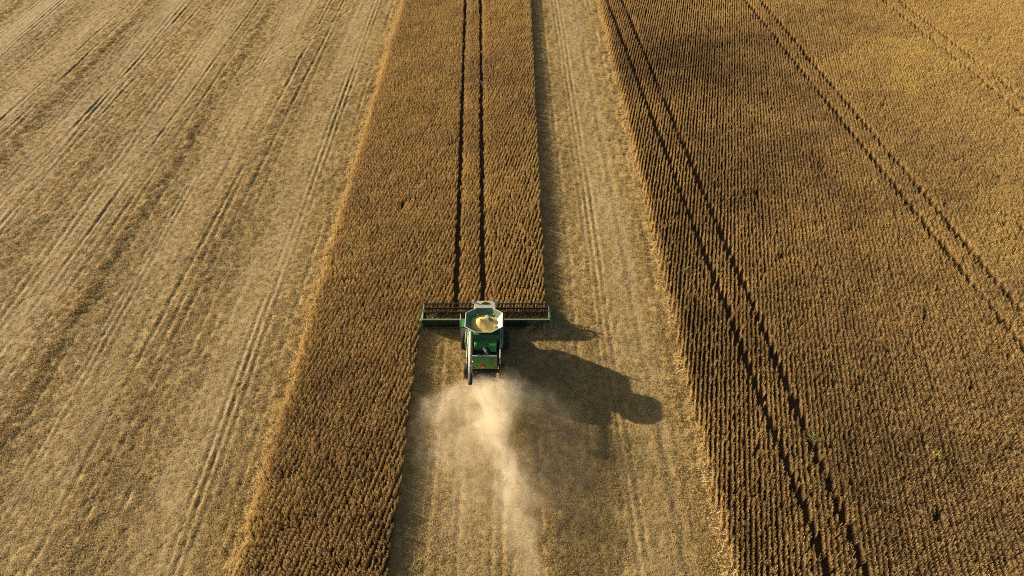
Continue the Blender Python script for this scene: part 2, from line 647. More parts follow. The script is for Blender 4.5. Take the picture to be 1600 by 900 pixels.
crop('standing_soybean_strip', 1, 'uncut strip of ripe brown soybeans that the combine is driving into')
crop('standing_soybean_field', 2, 'wide uncut field of ripe golden soybeans in thin rows, right of the bare swath')

# ------------------------------------------------------------------ straw and stubble on the cut ground
straw_mat = plant_material('straw_mat', [(0.0, (0.23, 0.148, 0.052)), (0.3, (0.405, 0.278, 0.104)), (0.6, (0.54, 0.39, 0.16)), (1.0, (0.65, 0.495, 0.235))], var=0.3)
n = 270000
x = rng.uniform(-105, 17, n)
y = 17 + 118 * rng.random(n) ** 1.12
near = rng.random(n) < np.clip(1.15 - y / 160, .35, 1)
ok = in_view(x, y, 5, 2, 8) & (soil_mask(x, y) < .5) & near
x, y = x[ok], y[ok]
bm_ = bound_mask(x, y)
ch_ = chaff_mask(x, y)
tr_ = track_mask(x, y)
# outside the chaff bands the straw still sits on the sowing rows
a = x * rown[0] + y * rown[1]
da = np.round(a / ROW) * ROW - a
pull = np.clip(.72 + .4 * bm_ - .5 * ch_, 0, .95) * (rng.random(len(x)) < .85)
x = x + rown[0] * da * pull
y = y + rown[1] * da * pull
ok = rng.random(len(x)) > np.clip(tr_ * .6, 0, .55)
x, y, bm_, ch_ = x[ok], y[ok], bm_[ok], ch_[ok]
n = len(x)
tone = np.clip(.44 + .16 * (fnoise(x, y * .4, 8, 90) - .5) + .22 * ch_ - .05 * bm_ + .08 * (fnoise(x, y, 1.5, 91) - .5) + rng.normal(0, .07, n), 0.03, .97)
rot = np.stack([rng.normal(0, .1, n), rng.normal(0, .1, n), rng.uniform(0, 6.28, n)], 1)
sc = rng.uniform(.55, 1.05, n) * (1 + .35 * np.clip(bm_, 0, 1)) * (1 - .3 * ch_)
scl = np.stack([sc, sc, sc * (1 + .9 * np.clip(bm_, 0, 1)) * (1 - .35 * ch_)], 1)
o = scatter('straw_litter', [straw_tuft(300 + i, 26, .30, .4, .15) for i in range(9)], np.stack([x, y, height(x, y)], 1), rot, scl, tone, straw_mat)
tag(o, 'cut straw and stubble strewn over the harvested ground', 'straw', None, 'stuff')
print('straw', n)
# pale leaning straw along the cut edge of the right field
n = 5200
y = 18 + 110 * rng.random(n) ** 1.2
x = np.where(rng.random(n) < .5, STRIP_L - .1 + edge_wob(y, 3) * .6, FIELD_L + edge_wob(y, 6) * .9) + rng.normal(0, .25, n)
clump = fnoise(x * 0, y, 2.2, 95)
ok = clump + .25 * rng.random(n) > .52
x, y = x[ok], y[ok]
n = len(x)
rot = np.stack([rng.normal(0, .3, n), rng.normal(-.3, .3, n), rng.uniform(0, 6.28, n)], 1)
sc = rng.uniform(.8, 1.6, n)
o = scatter('leaning_straw', [straw_tuft(400 + i, 16, .2, 1.1, .42) for i in range(4)], np.stack([x, y, height(x, y)], 1), rot,
            np.stack([sc, sc, sc], 1), np.clip(rng.normal(.85, .1, n), 0, .98), straw_mat)
tag(o, 'pale straw leaning along the left edges of the uncut crops', 'straw', None, 'stuff')

# ------------------------------------------------------------------ the combine harvester
M = {
    'green': material('green_paint', (0.022, 0.12, 0.022), .38, var=.12, dust=.22),
    'green_beam_shade': material('green_beam_shade_paint', (0.010, 0.042, 0.014), .42, var=.2, dust=.12),  # header green darkened: shade of the back wall put into the paint
    'green_bright': material('green_deck_paint', (0.035, 0.30, 0.055), .35, var=.1, dust=.22),  # brighter green for deck, platform and cross auger
    'green_hood': material('green_hood_paint', (0.05, 0.23, 0.03), .42, var=.15, dust=.3, dust_col=(.34, .30, .12, 1)),
    'green_dusty': material('dusty_green_paint', (0.05, 0.19, 0.05), .5, var=.15, dust=.75, dust_col=(.40, .36, .24, 1)),
    'tank': material('tank_green', (0.035, 0.17, 0.06), .42, var=.1, dust=.35, dust_col=(.4, .42, .3, 1)),
    'tank_glare': material('tank_glare_metal', (0.55, 0.56, 0.44), .35, metal=.35, var=.15, dust=.4),  # pale base holds painted sun glare, with a dust coat over it
    'rim_grey': material('grey_edge', (0.50, 0.52, 0.47), .5, var=.1),
    'cream': material('cream_dusty_paint', (0.52, 0.46, 0.31), .5, var=.1, dust=.35),
    'roof': material('cab_roof_dusty', (0.42, 0.42, 0.33), .55, var=.12, dust=.6),
    'black': material('black_steel', (0.015, 0.015, 0.016), .5, var=.2, dust=.12, dust_col=(.2, .15, .09, 1)),
    'rubber': material('rubber', (0.018, 0.018, 0.018), .75, var=.2, scale=8, dust=.35, dust_col=(.2, .15, .09, 1)),
    'belt': material('draper_belt', (0.03, 0.026, 0.022), .8, var=.25, dust=.35, dust_col=(.22, .14, .06, 1)),
    'yellow': material('yellow_rim', (0.62, 0.42, 0.03), .4, var=.08, dust=.4),
    'steel': material('bright_steel', (0.62, 0.62, 0.60), .35, metal=.6, var=.15),
    'white': material('white_plastic', (0.8, 0.8, 0.77), .45, var=.05, dust=.1),
    'glass': material('cab_glass', (0.03, 0.04, 0.04), .08, var=.02, spec=.8),
    'orange': material('orange_reflector', (0.95, 0.24, 0.05), .5, var=.05),
    'red': material('red_reflector', (0.55, 0.03, 0.02), .4, var=.05),
    'grain': material('soybean_grain', (0.84, 0.57, 0.17), .75, var=.18, scale=18, bump=.6),
}
CX, CY = -2.45, 41.0
combine = bpy.data.objects.new('combine_harvester', None)
combine.location = (CX, CY, 0)
col.objects.link(combine)
tag(combine, 'green combine harvester cutting into the brown strip, its open tank full of beans', 'combine')


def part(mb, name, mat, parent=combine, **kw):
    return mb.build(name, M[mat], parent, **kw)


# chassis and lower body
part(MB().extrude([(-3.0, 1.0), (2.0, .85), (2.2, 1.5), (1.7, 2.3), (-1.0, 2.4), (-3.1, 2.1)], 'x', -1.2, 1.2), 'chassis', 'green', bevel=.04)
part(MB().box(-2.0, 2.0, .7, 1.1, .8, 1.2), 'front_axle', 'black')
part(MB().box(-1.5, 1.5, -2.75, -2.5, .6, .85), 'rear_axle', 'black')
for sx in (-1, 1):
    # big side panels, top edge bent inward, a pale edge on top
    x0, x1 = sx * 1.40, sx * 1.46
    p = part(MB().extrude([(-3.15, 1.35), (-.9, 1.25), (.1, 1.7), (.4, 2.3), (.4, 3.05), (-1.4, 3.12), (-3.05, 3.05), (-3.3, 2.4)], 'x', min(x0, x1), max(x0, x1)), 'side_panel', 'green', bevel=.02)
    part(MB().tube([(sx * 1.43, .4, 3.08), (sx * 1.43, -1.4, 3.15), (sx * 1.43, -3.05, 3.09), (sx * 1.42, -3.3, 2.5)], .045, 6), 'edge_strip', 'cream' if sx < 0 else 'rim_grey', p)
    part(MB().tube([(sx * 1.56, -.4, 3.0), (sx * 1.58, -.4, 3.75), (sx * 1.6, -1.9, 3.75), (sx * 1.58, -1.9, 3.0)], .025, 6), 'handrail', 'rim_grey')


def wheel(x, y, r, w, lugs):
    s = 1 if x > 0 else -1
    rr = r * .58
    prof = [(-w * .42, rr), (-w * .5, r * .80), (-w * .46, r * .92), (-w * .30, r * .97), (w * .30, r * .97), (w * .46, r * .92), (w * .5, r * .80), (w * .42, rr)]
    mb = MB().lathe_x(prof, (x, y, r), 40)
    for q in range(lugs):
        for side in (-1, 1):
            t = 2 * math.pi * (q + (.5 if side > 0 else 0)) / lugs
            t2 = t + .16
            def pt(xx, tt, rad): return (x + xx, y + rad * math.cos(tt), r + rad * math.sin(tt))
            d = .05
            a, b = side * .02 * w, side * .49 * w
            mb.hexa([pt(a, t2 - d, r * .94), pt(a, t2 + d, r * .94), pt(b, t + d, r * .90), pt(b, t - d, r * .90),
                     pt(a, t2 - d, r * 1.0), pt(a, t2 + d, r * 1.0), pt(b, t + d, r * .985), pt(b, t - d, r * .985)])
    ty = part(mb, 'wheel', 'rubber')
    rim = MB().lathe_x([(s * w * .40, rr), (s * w * .44, rr * .97), (s * w * .30, rr * .86), (s * w * .12, rr * .45), (s * w * .22, rr * .40), (s * w * .22, 0.01)], (x, y, r), 28)
    part(rim, 'rim', 'yellow', ty, smooth=True)


for sx in (-1, 1):
    wheel(sx * 1.83, .95, 1.0, .72, 22)
    wheel(sx * 1.55, -2.6, .72, .5, 20)
    part(MB().extrude([(-.35, 1.75), (.1, 2.1), (.95, 2.2), (1.8, 2.1), (2.1, 1.75), (2.05, 1.70), (1.78, 2.04), (.95, 2.13), (.12, 2.04), (-.3, 1.70)], 'x', *sorted((sx * 1.2, sx * 1.75))), 'fender', 'green')

# grain tank: body, eight flared wall panels with a grey rim
part(MB().extrude([(-1.35, 2.3), (1.45, 2.3), (1.45, 3.6), (1.3, 3.82), (-1.1, 3.82), (-1.3, 3.6)], 'x', -1.36, 1.36), 'tank_body', 'green', bevel=.03)


def octo(hx, hy, cx_, cy_, k=0.0):
    """corner list of an octagon, cut corners"""
    ax, ay = hx * .42, hy * .56
    return [(-ax + cx_, hy + cy_), (ax + cx_, hy + cy_), (hx + cx_, ay + cy_), (hx + cx_, -ay + cy_), (ax + cx_, -hy + cy_), (-ax + cx_, -hy + cy_), (-hx + cx_, -ay + cy_), (-hx + cx_, ay + cy_)]


lo = [(px_, py_, 3.60) for px_, py_ in octo(.86, .80, .02, .10)]
hi = [(px_, py_, 4.45) for px_, py_ in octo(1.62, 1.48, .0, .08)]
for i in range(8):
    j = (i + 1) % 8
    glare = i in (2,)  # right panel and its creases take the painted sun glare
    pan = part(MB().slab(lo[i], lo[j], hi[j], hi[i], .03), 'tank_panel', 'tank_glare' if glare else ('green_dusty' if i == 1 else 'tank'))
    if glare: pan['label'] = 'right tank panel with sun glare painted into its pale colour'
    a, b = Vector(hi[i]), Vector(hi[j])
    part(MB().tube([a, b], .042, 6), 'rim_strip', 'rim_grey', pan)
    for f in (.35, .68):
        c, d = Vector(lo[i]).lerp(a, f), Vector(lo[j]).lerp(b, f)
        inn = (Vector((.02, .08, 4.0)) - (c + d) / 2).normalized() * .025
        part(MB().tube([c + inn, d + inn], .014, 5), 'crease', 'tank_glare' if glare else 'tank', pan)
part(MB().tube([(-.62, 1.12, 4.12), (-.60, 1.05, 4.06)], .12, 12), 'tank_lamp', 'white')
part(MB().tube([(.84, 1.12, 4.14), (.82, 1.05, 4.08)], .075, 10), 'tank_lamp', 'white')
# loading auger that feeds the tank, bent over the heap
lt = part(MB().tube([(.20, .60, 3.8), (.22, .66, 4.24), (.40, .46, 4.27), (.70, .24, 4.10)], [.13, .13, .12, .10], 10), 'loading_auger', 'tank')
part(MB().box(.10, .36, .54, .80, 4.12, 4.33), 'auger_bracket', 'rim_grey', lt, bevel=.03)
part(MB().slab((.90, -.38, 3.9), (1.07, -.2, 3.9), (1.09, -.2, 4.15), (.92, -.38, 4.15), .03), 'tank_plate', 'white')

# cab
cab = part(MB().extrude([(1.6, 1.75), (3.0, 1.75), (3.15, 2.3), (2.95, 3.72), (1.6, 3.72)], 'x', -.93, .93), 'cab', 'glass', bevel=.04)
for sx in (-1, 1):
    part(MB().tube([(sx * .93, 3.0, 1.8), (sx * .93, 3.15, 2.3), (sx * .92, 2.95, 3.7)], .05, 6), 'pillar', 'black', cab)
    part(MB().box(sx * .95 - .03, sx * .95 + .03, 1.6, 1.75, 1.75, 3.7), 'pillar', 'black', cab)
    part(MB().tube([(sx * .9, 3.0, 3.7), (sx * 1.12, 3.12, 3.75), (sx * 1.16, 3.1, 3.95)], .02, 5), 'mirror_arm', 'black', cab)
    part(MB().box(sx * 1.06 - .09, sx * 1.06 + .09, 2.72, 2.80, 3.75, 4.22), 'mirror', 'white', cab, bevel=.02)
part(MB().extrude([(-.90, 1.55), (-1.0, 2.2), (-.92, 2.72), (-.62, 2.95), (.62, 2.95), (.92, 2.72), (1.0, 2.2), (.90, 1.55)], 'z', 3.73, 3.95), 'cab_roof', 'roof', bevel=.05)
part(MB().box(-.30, .32, 2.50, 2.70, 3.955, 4.02), 'roof_hatch', 'black', bevel=.015)
part(MB().tube([(-.12, 2.72, 3.95), (-.12, 2.72, 4.06)], [.16, .10], 12), 'antenna_dome', 'yellow')
# platform, ladder and rails by the left front wheel
pl = part(MB().box(-2.15, -1.38, 1.25, 2.1, 2.22, 2.30), 'platform', 'green_bright', bevel=.02)
part(MB().tube([(-2.4, 2.15, .6), (-2.25, 2.1, 3.1), (-2.2, 1.3, 3.1), (-2.2, 1.3, 2.3)], .025, 6), 'handrail', 'rim_grey', pl)
for q in range(5):
    part(MB().box(-2.42, -2.18, 2.05, 2.5, .55 + q * .34, .60 + q * .34), 'step', 'black', pl)
part(MB().box(1.38, 1.75, 1.75, 2.5, 2.2, 2.28), 'platform', 'green', bevel=.02)

# engine deck and rear
deck = part(MB().extrude([(-.95, 2.4), (-.9, 3.36), (-1.3, 3.42), (-1.95, 3.34), (-2.0, 2.4)], 'x', -.82, 1.12), 'engine_deck', 'green_bright', bevel=.05)
for q, yy in enumerate((-1.15, -1.5, -1.82)):
    part(MB().tube([(-.8, yy, 3.405 - abs(yy + 1.3) * .09), (1.1, yy, 3.405 - abs(yy + 1.3) * .09)], .018, 5), 'seam', 'green', deck)
part(MB().slab((.35, -1.98, 3.30), (1.10, -1.98, 3.30), (1.10, -2.35, 2.98), (.62, -2.35, 2.98), .03), 'deck_flap', 'green_bright', deck)
part(MB().box(-1.05, 1.18, -3.0, -1.95, 2.1, 2.72), 'engine', 'black', bevel=.05)
part(MB().box(-1.36, -.86, -3.0, -.5, 2.3, 2.95), 'engine_bay_floor', 'black')
part(MB().box(.9, 1.36, -2.9, -.5, 2.3, 2.9), 'radiator_box', 'black', bevel=.03)
mf = part(MB().tube([(-.05, -1.98, 3.12), (.26, -2.32, 3.0)], .15, 14), 'muffler', 'steel')
part(MB().tube([(.26, -2.32, 3.0), (.34, -2.42, 2.96)], .17, 14), 'muffler_band', 'black', mf)
part(MB().tube([(.34, -2.42, 2.96), (.62, -2.72, 2.95), (.72, -2.8, 3.15)], [.17, .15, .12], 12), 'air_pipe', 'black')
part(MB().tube([(-.9, -2.3, 2.8), (-.3, -2.6, 2.85), (.3, -2.85, 2.8)], .05, 8), 'hose', 'black')
hood = part(MB().extrude([(-3.02, 3.22), (-3.16, 3.26), (-3.38, 2.75), (-3.45, 2.0), (-3.0, 1.95)], 'x', -1.0, 1.18), 'rear_hood', 'green_hood', bevel=.04)
part(MB().tube([(-.98, -3.06, 3.27), (.1, -3.06, 3.30), (1.16, -3.06, 3.25)], .06, 8), 'hood_edge', 'rim_grey', hood)
part(MB().extrude([(-.30, 2.22), (.14, 2.22), (-.08, 2.62)], 'y', -3.50, -3.40), 'warning_triangle', 'red', hood)
part(MB().extrude([(-.25, 2.25), (.09, 2.25), (-.08, 2.56)], 'y', -3.506, -3.44), 'triangle_centre', 'orange', hood)
for sx in (-.86, 1.0):
    part(MB().box(sx - .09, sx + .09, -3.49, -3.42, 2.12, 2.22), 'tail_lamp', 'red', hood, bevel=.01)
for i_, (xa, za) in enumerate(((.52, 2.98), (.55, 2.62))):
    part(MB().slab((xa, -3.36 - i_ * .08, za), (xa + .34, -3.36 - i_ * .08, za), (xa + .34, -3.33 - i_ * .08, za + .05), (xa, -3.33 - i_ * .08, za + .05), -.02), 'hood_vent', 'green_dusty', hood)
part(MB().tube([(-.92, -3.36, 2.93), (-.92, -3.45, 2.92)], .06, 10), 'work_lamp', 'white', hood)
ch = part(MB().extrude([(-3.0, 1.9), (-3.6, 1.6), (-3.75, 1.1), (-3.0, .9)], 'x', -.95, 1.1), 'straw_chopper', 'black', bevel=.03)
for q in range(7):
    xx = -.8 + q * .29
    part(MB().slab((xx, -3.55, 1.45), (xx + .05, -4.05, 1.05), (xx + .05, -4.05, 1.25), (xx, -3.55, 1.68), .02), 'deflector_fin', 'black', ch)
part(MB().slab((-1.05, -3.5, 1.35), (-.86, -3.5, 1.35), (-.86, -3.85, 1.75), (-1.05, -3.85, 1.75), .03), 'chopper_bracket', 'green_dusty', ch)

# unloading auger folded back along the left side
au = part(MB().tube([(-1.16, -.35, 3.1), (-1.17, -.55, 3.62), (-1.16, -.85, 3.72), (-1.10, -3.0, 3.70), (-1.02, -5.3, 3.62)], [.22, .20, .165, .16, .15], 14), 'unloading_auger', 'cream', smooth=True)
part(MB().tube([(-1.02, -5.22, 3.62), (-1.0, -5.45, 3.60), (-.98, -5.95, 3.5), (-.965, -6.2, 3.36)], [.165, .18, .185, .16], 12), 'spout', 'rubber', au, smooth=True)
for yy in (-1.6, -3.4, -4.6):
    xx = -1.16 + (-yy - .85) * .032
    part(MB().tube([(xx, yy, 3.695), (xx, yy - .06, 3.695)], .175, 14), 'clamp_band', 'rim_grey', au)
part(MB().tube([(-1.38, -.6, 3.2), (-1.42, -2.0, 3.35), (-1.40, -3.2, 3.3)], .035, 6), 'auger_rest', 'cream', au)

# feeder house and header
part(MB().extrude([(1.6, 1.0), (1.7, 1.75), (3.3, 1.05), (3.3, .35)], 'x', -.75, .75), 'feeder_house', 'green', bevel=.03)
HW = 6.02
hd = part(MB().box(-HW, HW, 3.26, 3.36, .30, .92), 'header', 'green_beam_shade')
part(MB().box(-HW, HW, 3.12, 3.40, .93, 1.10), 'top_beam', 'green_beam_shade', hd, bevel=.03)
part(MB().tube([(-HW, 3.22, 1.16), (HW, 3.22, 1.16)], .062, 8), 'top_rail', 'cream', hd)
part(MB().tube([(-HW, 3.12, .25), (HW, 3.12, .25)], .11, 8), 'lower_beam', 'green_beam_shade', hd)
for q in range(11):
    xx = -5.5 + q * 1.1
    part(MB().box(xx - .05, xx + .05, 3.14, 3.255, .36, .925), 'wall_post', 'black' if q % 3 == 1 else 'green_beam_shade', hd)
for sx in (-1, 1):
    x0, x1 = sorted((sx * .8, sx * 5.95))
    part(MB().slab((x0, 3.40, .46), (x1, 3.40, .46), (x1, 4.9, .18), (x0, 4.9, .18), .04), 'draper_belt', 'belt', hd)
    for q in range(12):
        xx = x0 + .2 + q * (x1 - x0 - .4) / 11
        part(MB().slab((xx, 3.45, .505), (xx + .03, 3.45, .505), (xx + .03, 4.85, .238), (xx, 4.85, .238), .02), 'belt_slat', 'rubber', hd)
part(MB().slab((-.8, 3.40, .40), (.8, 3.40, .40), (.8, 4.9, .16), (-.8, 4.9, .16), .04), 'feed_belt', 'belt', hd)
part(MB().box(-HW, HW, 4.9, 5.08, .10, .17), 'cutter_bar', 'black', hd)
kn = MB()
for q in range(150):
    xx = -5.95 + q * .08
    kn.add([(xx - .022, 5.08, .12), (xx + .022, 5.08, .12), (xx, 5.22, .13)], [(0, 1, 2)])
kn = part(kn, 'knife_guard', 'steel', hd)
kn['kind'] = 'stuff'
# upper cross auger with its flight
fl = MB().tube([(-5.6, 3.62, .86), (5.75, 3.62, .86)], .07, 8)
prev = None
for q in range(0, 25 * 12 + 1):
    t = q / 12
    xx = -5.6 + t * .454
    c, s_ = math.cos(2 * math.pi * t), math.sin(2 * math.pi * t)
    cur = ((xx, 3.62 + .07 * c, .86 + .07 * s_), (xx, 3.62 + .17 * c, .86 + .17 * s_))
    if prev: fl.add([prev[0], prev[1], cur[1], cur[0]], [(0, 1, 2, 3)])
    prev = cur
part(fl, 'cross_auger', 'green_bright', hd)
for sx in (-1, 1):
    e0, e1 = sorted((sx * HW, sx * (HW + .13)))
    part(MB().extrude([(3.05, .25), (3.05, 1.12), (3.5, 1.22), (4.3, .95), (5.1, .5), (5.9, .22), (5.95, .12), (5.0, .10)], 'x', e0, e1), 'end_shield', 'green_dusty', hd, bevel=.03)
    part(MB().tube([(sx * (HW + .06), 5.0, .45), (sx * (HW + .05), 5.6, .45), (sx * (HW - .02), 6.25, .16)], [.12, .09, .02], 8), 'crop_divider', 'black', hd)
    part(MB().box(sx * (HW + .19) - .06, sx * (HW + .19) + .06, 3.1, 3.55, .55, 1.08), 'end_cover', 'green_dusty', hd, bevel=.03)
    part(MB().tube([(sx * (HW - .06), 3.3, 1.2), (sx * (HW - .06), 4.2, 1.52), (sx * (HW - .06), 4.75, 1.32)], .06, 6), 'reel_arm', 'green_dusty', hd)
part(MB().tube([(0, 3.3, 1.2), (0, 4.2, 1.54), (0, 4.75, 1.32)], .06, 6), 'reel_arm', 'black', hd)
RY, RZ, RR = 4.60, 1.28, .50
part(MB().tube([(-HW + .12, RY, RZ), (HW - .12, RY, RZ)], .105, 10), 'reel_tube', 'black', hd)
for q in range(6):
    t = 2 * math.pi * (q + .15) / 6
    by, bz = RY + RR * math.cos(t), RZ + RR * math.sin(t)
    bat = MB()
    bat.box(-HW + .12, HW - .12, by - .03, by + .03, bz - .025, bz + .025)
    part(bat, 'reel_bat', 'black', hd)
    tn = MB()
    for w_ in range(80):
        xx = -HW + .2 + w_ * (2 * HW - .4) / 79
        tn.box(xx - .016, xx + .016, by - .06, by - .03, bz - .34, bz - .03)
    tn = part(tn, 'tine_row', 'black', hd)
    tn['kind'] = 'stuff'
for xx in (-HW + .14, -HW / 2, 0.12, -.12, HW / 2, HW - .14):
    sp = MB()
    for q in range(6):
        t = 2 * math.pi * (q + .15) / 6
        sp.tube([(xx, RY, RZ), (xx, RY + RR * math.cos(t), RZ + RR * math.sin(t))], .022, 5)
    part(sp, 'reel_spider', 'black', hd)

# bean heap in the tank
n_r, n_a = 14, 48
hv, hf = [], []
ocv = [Vector((p[0], p[1], 0)) for p in octo(1.19, 1.10, .013, .093)]


def oct_at(f):
    f = f * 8
    i = int(f) % 8
    return ocv[i].lerp(ocv[(i + 1) % 8], f - int(f))


pk = Vector((-.36, .20, 0))
for i in range(n_r + 1):
    q = i / n_r
    for j in range(n_a):
        p = pk.lerp(oct_at(j / n_a), q)
        z = 3.96 + .42 * (1 - q) ** 1.1 + random.uniform(-.008, .008) * (q < 1)
        hv.append((p.x, p.y, z))
for i in range(n_r):
    for j in range(n_a):
        j2 = (j + 1) % n_a
        if i == 0: hf.append((j, n_a + j, n_a + j2))
        else: hf.append((i * n_a + j, (i + 1) * n_a + j, (i + 1) * n_a + j2, i * n_a + j2))
heap = MB().add(hv, hf).build('bean_heap', M['grain'], None, smooth=True)
heap.location = (CX, CY, 0)
tag(heap, 'golden heap of threshed beans inside the open grain tank', 'grain heap')

# cut stems travelling over the header's belts
n = 1500
x = rng.uniform(-5.8, 5.8, n) + CX
yl = rng.uniform(3.5, 5.0, n)
keep2 = np.abs(x - CX) > .2
x, yl = x[keep2], yl[keep2]
n = len(x)
z = .50 - (yl - 3.4) * .19 + rng.uniform(0, .12, n)
rot = np.stack([rng.normal(0, .3, n), rng.normal(0, .3, n), rng.uniform(0, 6.28, n)], 1)
sc = rng.uniform(.7, 1.3, n)
o = scatter('cut_stems', [straw_tuft(500 + i, 16, .2, 1.0, .5) for i in range(4)], np.stack([x, yl + CY, z], 1), rot, np.stack([sc, sc, sc], 1),
            np.clip(rng.normal(.08, .12, n), 0, .9), soy_mat)
tag(o, 'freshly cut brown stems lying on the header belts', 'cut stems', None, 'stuff')

# chopped straw still in the air behind the chopper
n = 420
t_ = rng.random(n) ** 1.4
x = CX + rng.normal(0, 1, n) * (.6 + 2.6 * t_)
y = CY - 4.0 - 4.2 * t_ + rng.normal(0, .3, n)
z = np.clip(1.35 * (1 - t_ ** 1.5) + rng.normal(0, .35, n), .08, 2.6)
rot = rng.uniform(0, 6.28, (n, 3))
sc = rng.uniform(.35, .8, n)
o = scatter('flying_chaff', [straw_tuft(600 + i, 7, .3, 1.2, .14) for i in range(5)], np.stack([x, y, z], 1), rot, np.stack([sc, sc, sc], 1),
            np.clip(rng.normal(.85, .1, n), 0, 1), straw_mat)
tag(o, 'chopped straw flying out behind the combine', 'chaff', None, 'stuff')

# ------------------------------------------------------------------ a few weeds still green in the dry crop, and one pale stone
weed_mats = {'yellow': material('yellow_weed_leaf', (0.42, 0.33, 0.04), .6, var=.3, scale=9),
             'green': material('green_weed_leaf', (0.16, 0.22, 0.04), .6, var=.3, scale=9)}
stem_mat = material('weed_stem', (0.16, 0.15, 0.05), .7)


def weed(x, y, size, kind, label, z0=.35):
    r = random.Random(int(x * 100 + y))
    root = bpy.data.objects.new('weed', None)
    root.location = (x, y, 0)
    col.objects.link(root)
    tag(root, label, 'weed', 'weeds showing through the dry crop')
    mb = MB()
    for q in range(5):
        a = q * 1.26
        mb.tube([(0, 0, 0), (.05 * math.cos(a), .05 * math.sin(a), .6), (size * .5 * math.cos(a), size * .5 * math.sin(a), .95)], [.012, .01, .005], 5)
    mb.build('stem', stem_mat, root)
    lf = MB()
    for q in range(70):
        a, b = r.uniform(0, 6.28), size * math.sqrt(r.random())
        c = Vector((b * math.cos(a), b * math.sin(a), r.uniform(z0, 1.05)))
        d = Vector((r.gauss(0, 1), r.gauss(0, 1), r.gauss(0, .5))).normalized() * .07
        w = d.cross(Vector((r.gauss(0, .5), r.gauss(0, .5), 1))).normalized() * .035
        lf.add([c - d, c + w, c + d, c - w], [(0, 1, 2, 3)])
    o = lf.build('foliage', weed_mats[kind], root)
    o['kind'] = 'stuff'


weed(-18.95, 37.2, .45, 'yellow', 'yellow weed at the left edge of the soybean strip, left of the dust')
weed(24.4, 31.4, .40, 'green', 'green weed in the near wheel track of the right field')
weed(33.8, 29.9, .35, 'yellow', 'yellow weed in the lower right crop, away from the wheel tracks')
weed(17.75, 51.7, .40, 'green', 'green weed between the first rows of the right crop')
weed(26.0, 49.5, .40, 'green', 'greenish weed to the right of the first tramline pair')
weed(-17.4, 55.4, .35, 'green', 'green weed near the left edge of the strip, beyond the header')
ml = MB()
for i in range(7):
    t = math.pi * i / 6
    for j in range(10):
        a = 2 * math.pi * j / 10
        q = 1 + .18 * math.sin(3 * a + i) * math.sin(t)
        ml.v.append((.24 * q * math.sin(t) * math.cos(a), .18 * q * math.sin(t) * math.sin(a), .10 - .12 * math.cos(t)))
for i in range(6):
    for j in range(10):
        j2 = (j + 1) % 10
        ml.f.append((i * 10 + j, i * 10 + j2, (i + 1) * 10 + j2, (i + 1) * 10 + j))
stone = ml.build('stone', M['white'], None, smooth=True)
stone.location = (line_x(-7.0, -.0365, 93.2) + 1.33, 93.2, .05)
tag(stone, 'small white stone lying in the right wheel track far ahead of the combine', 'stone')


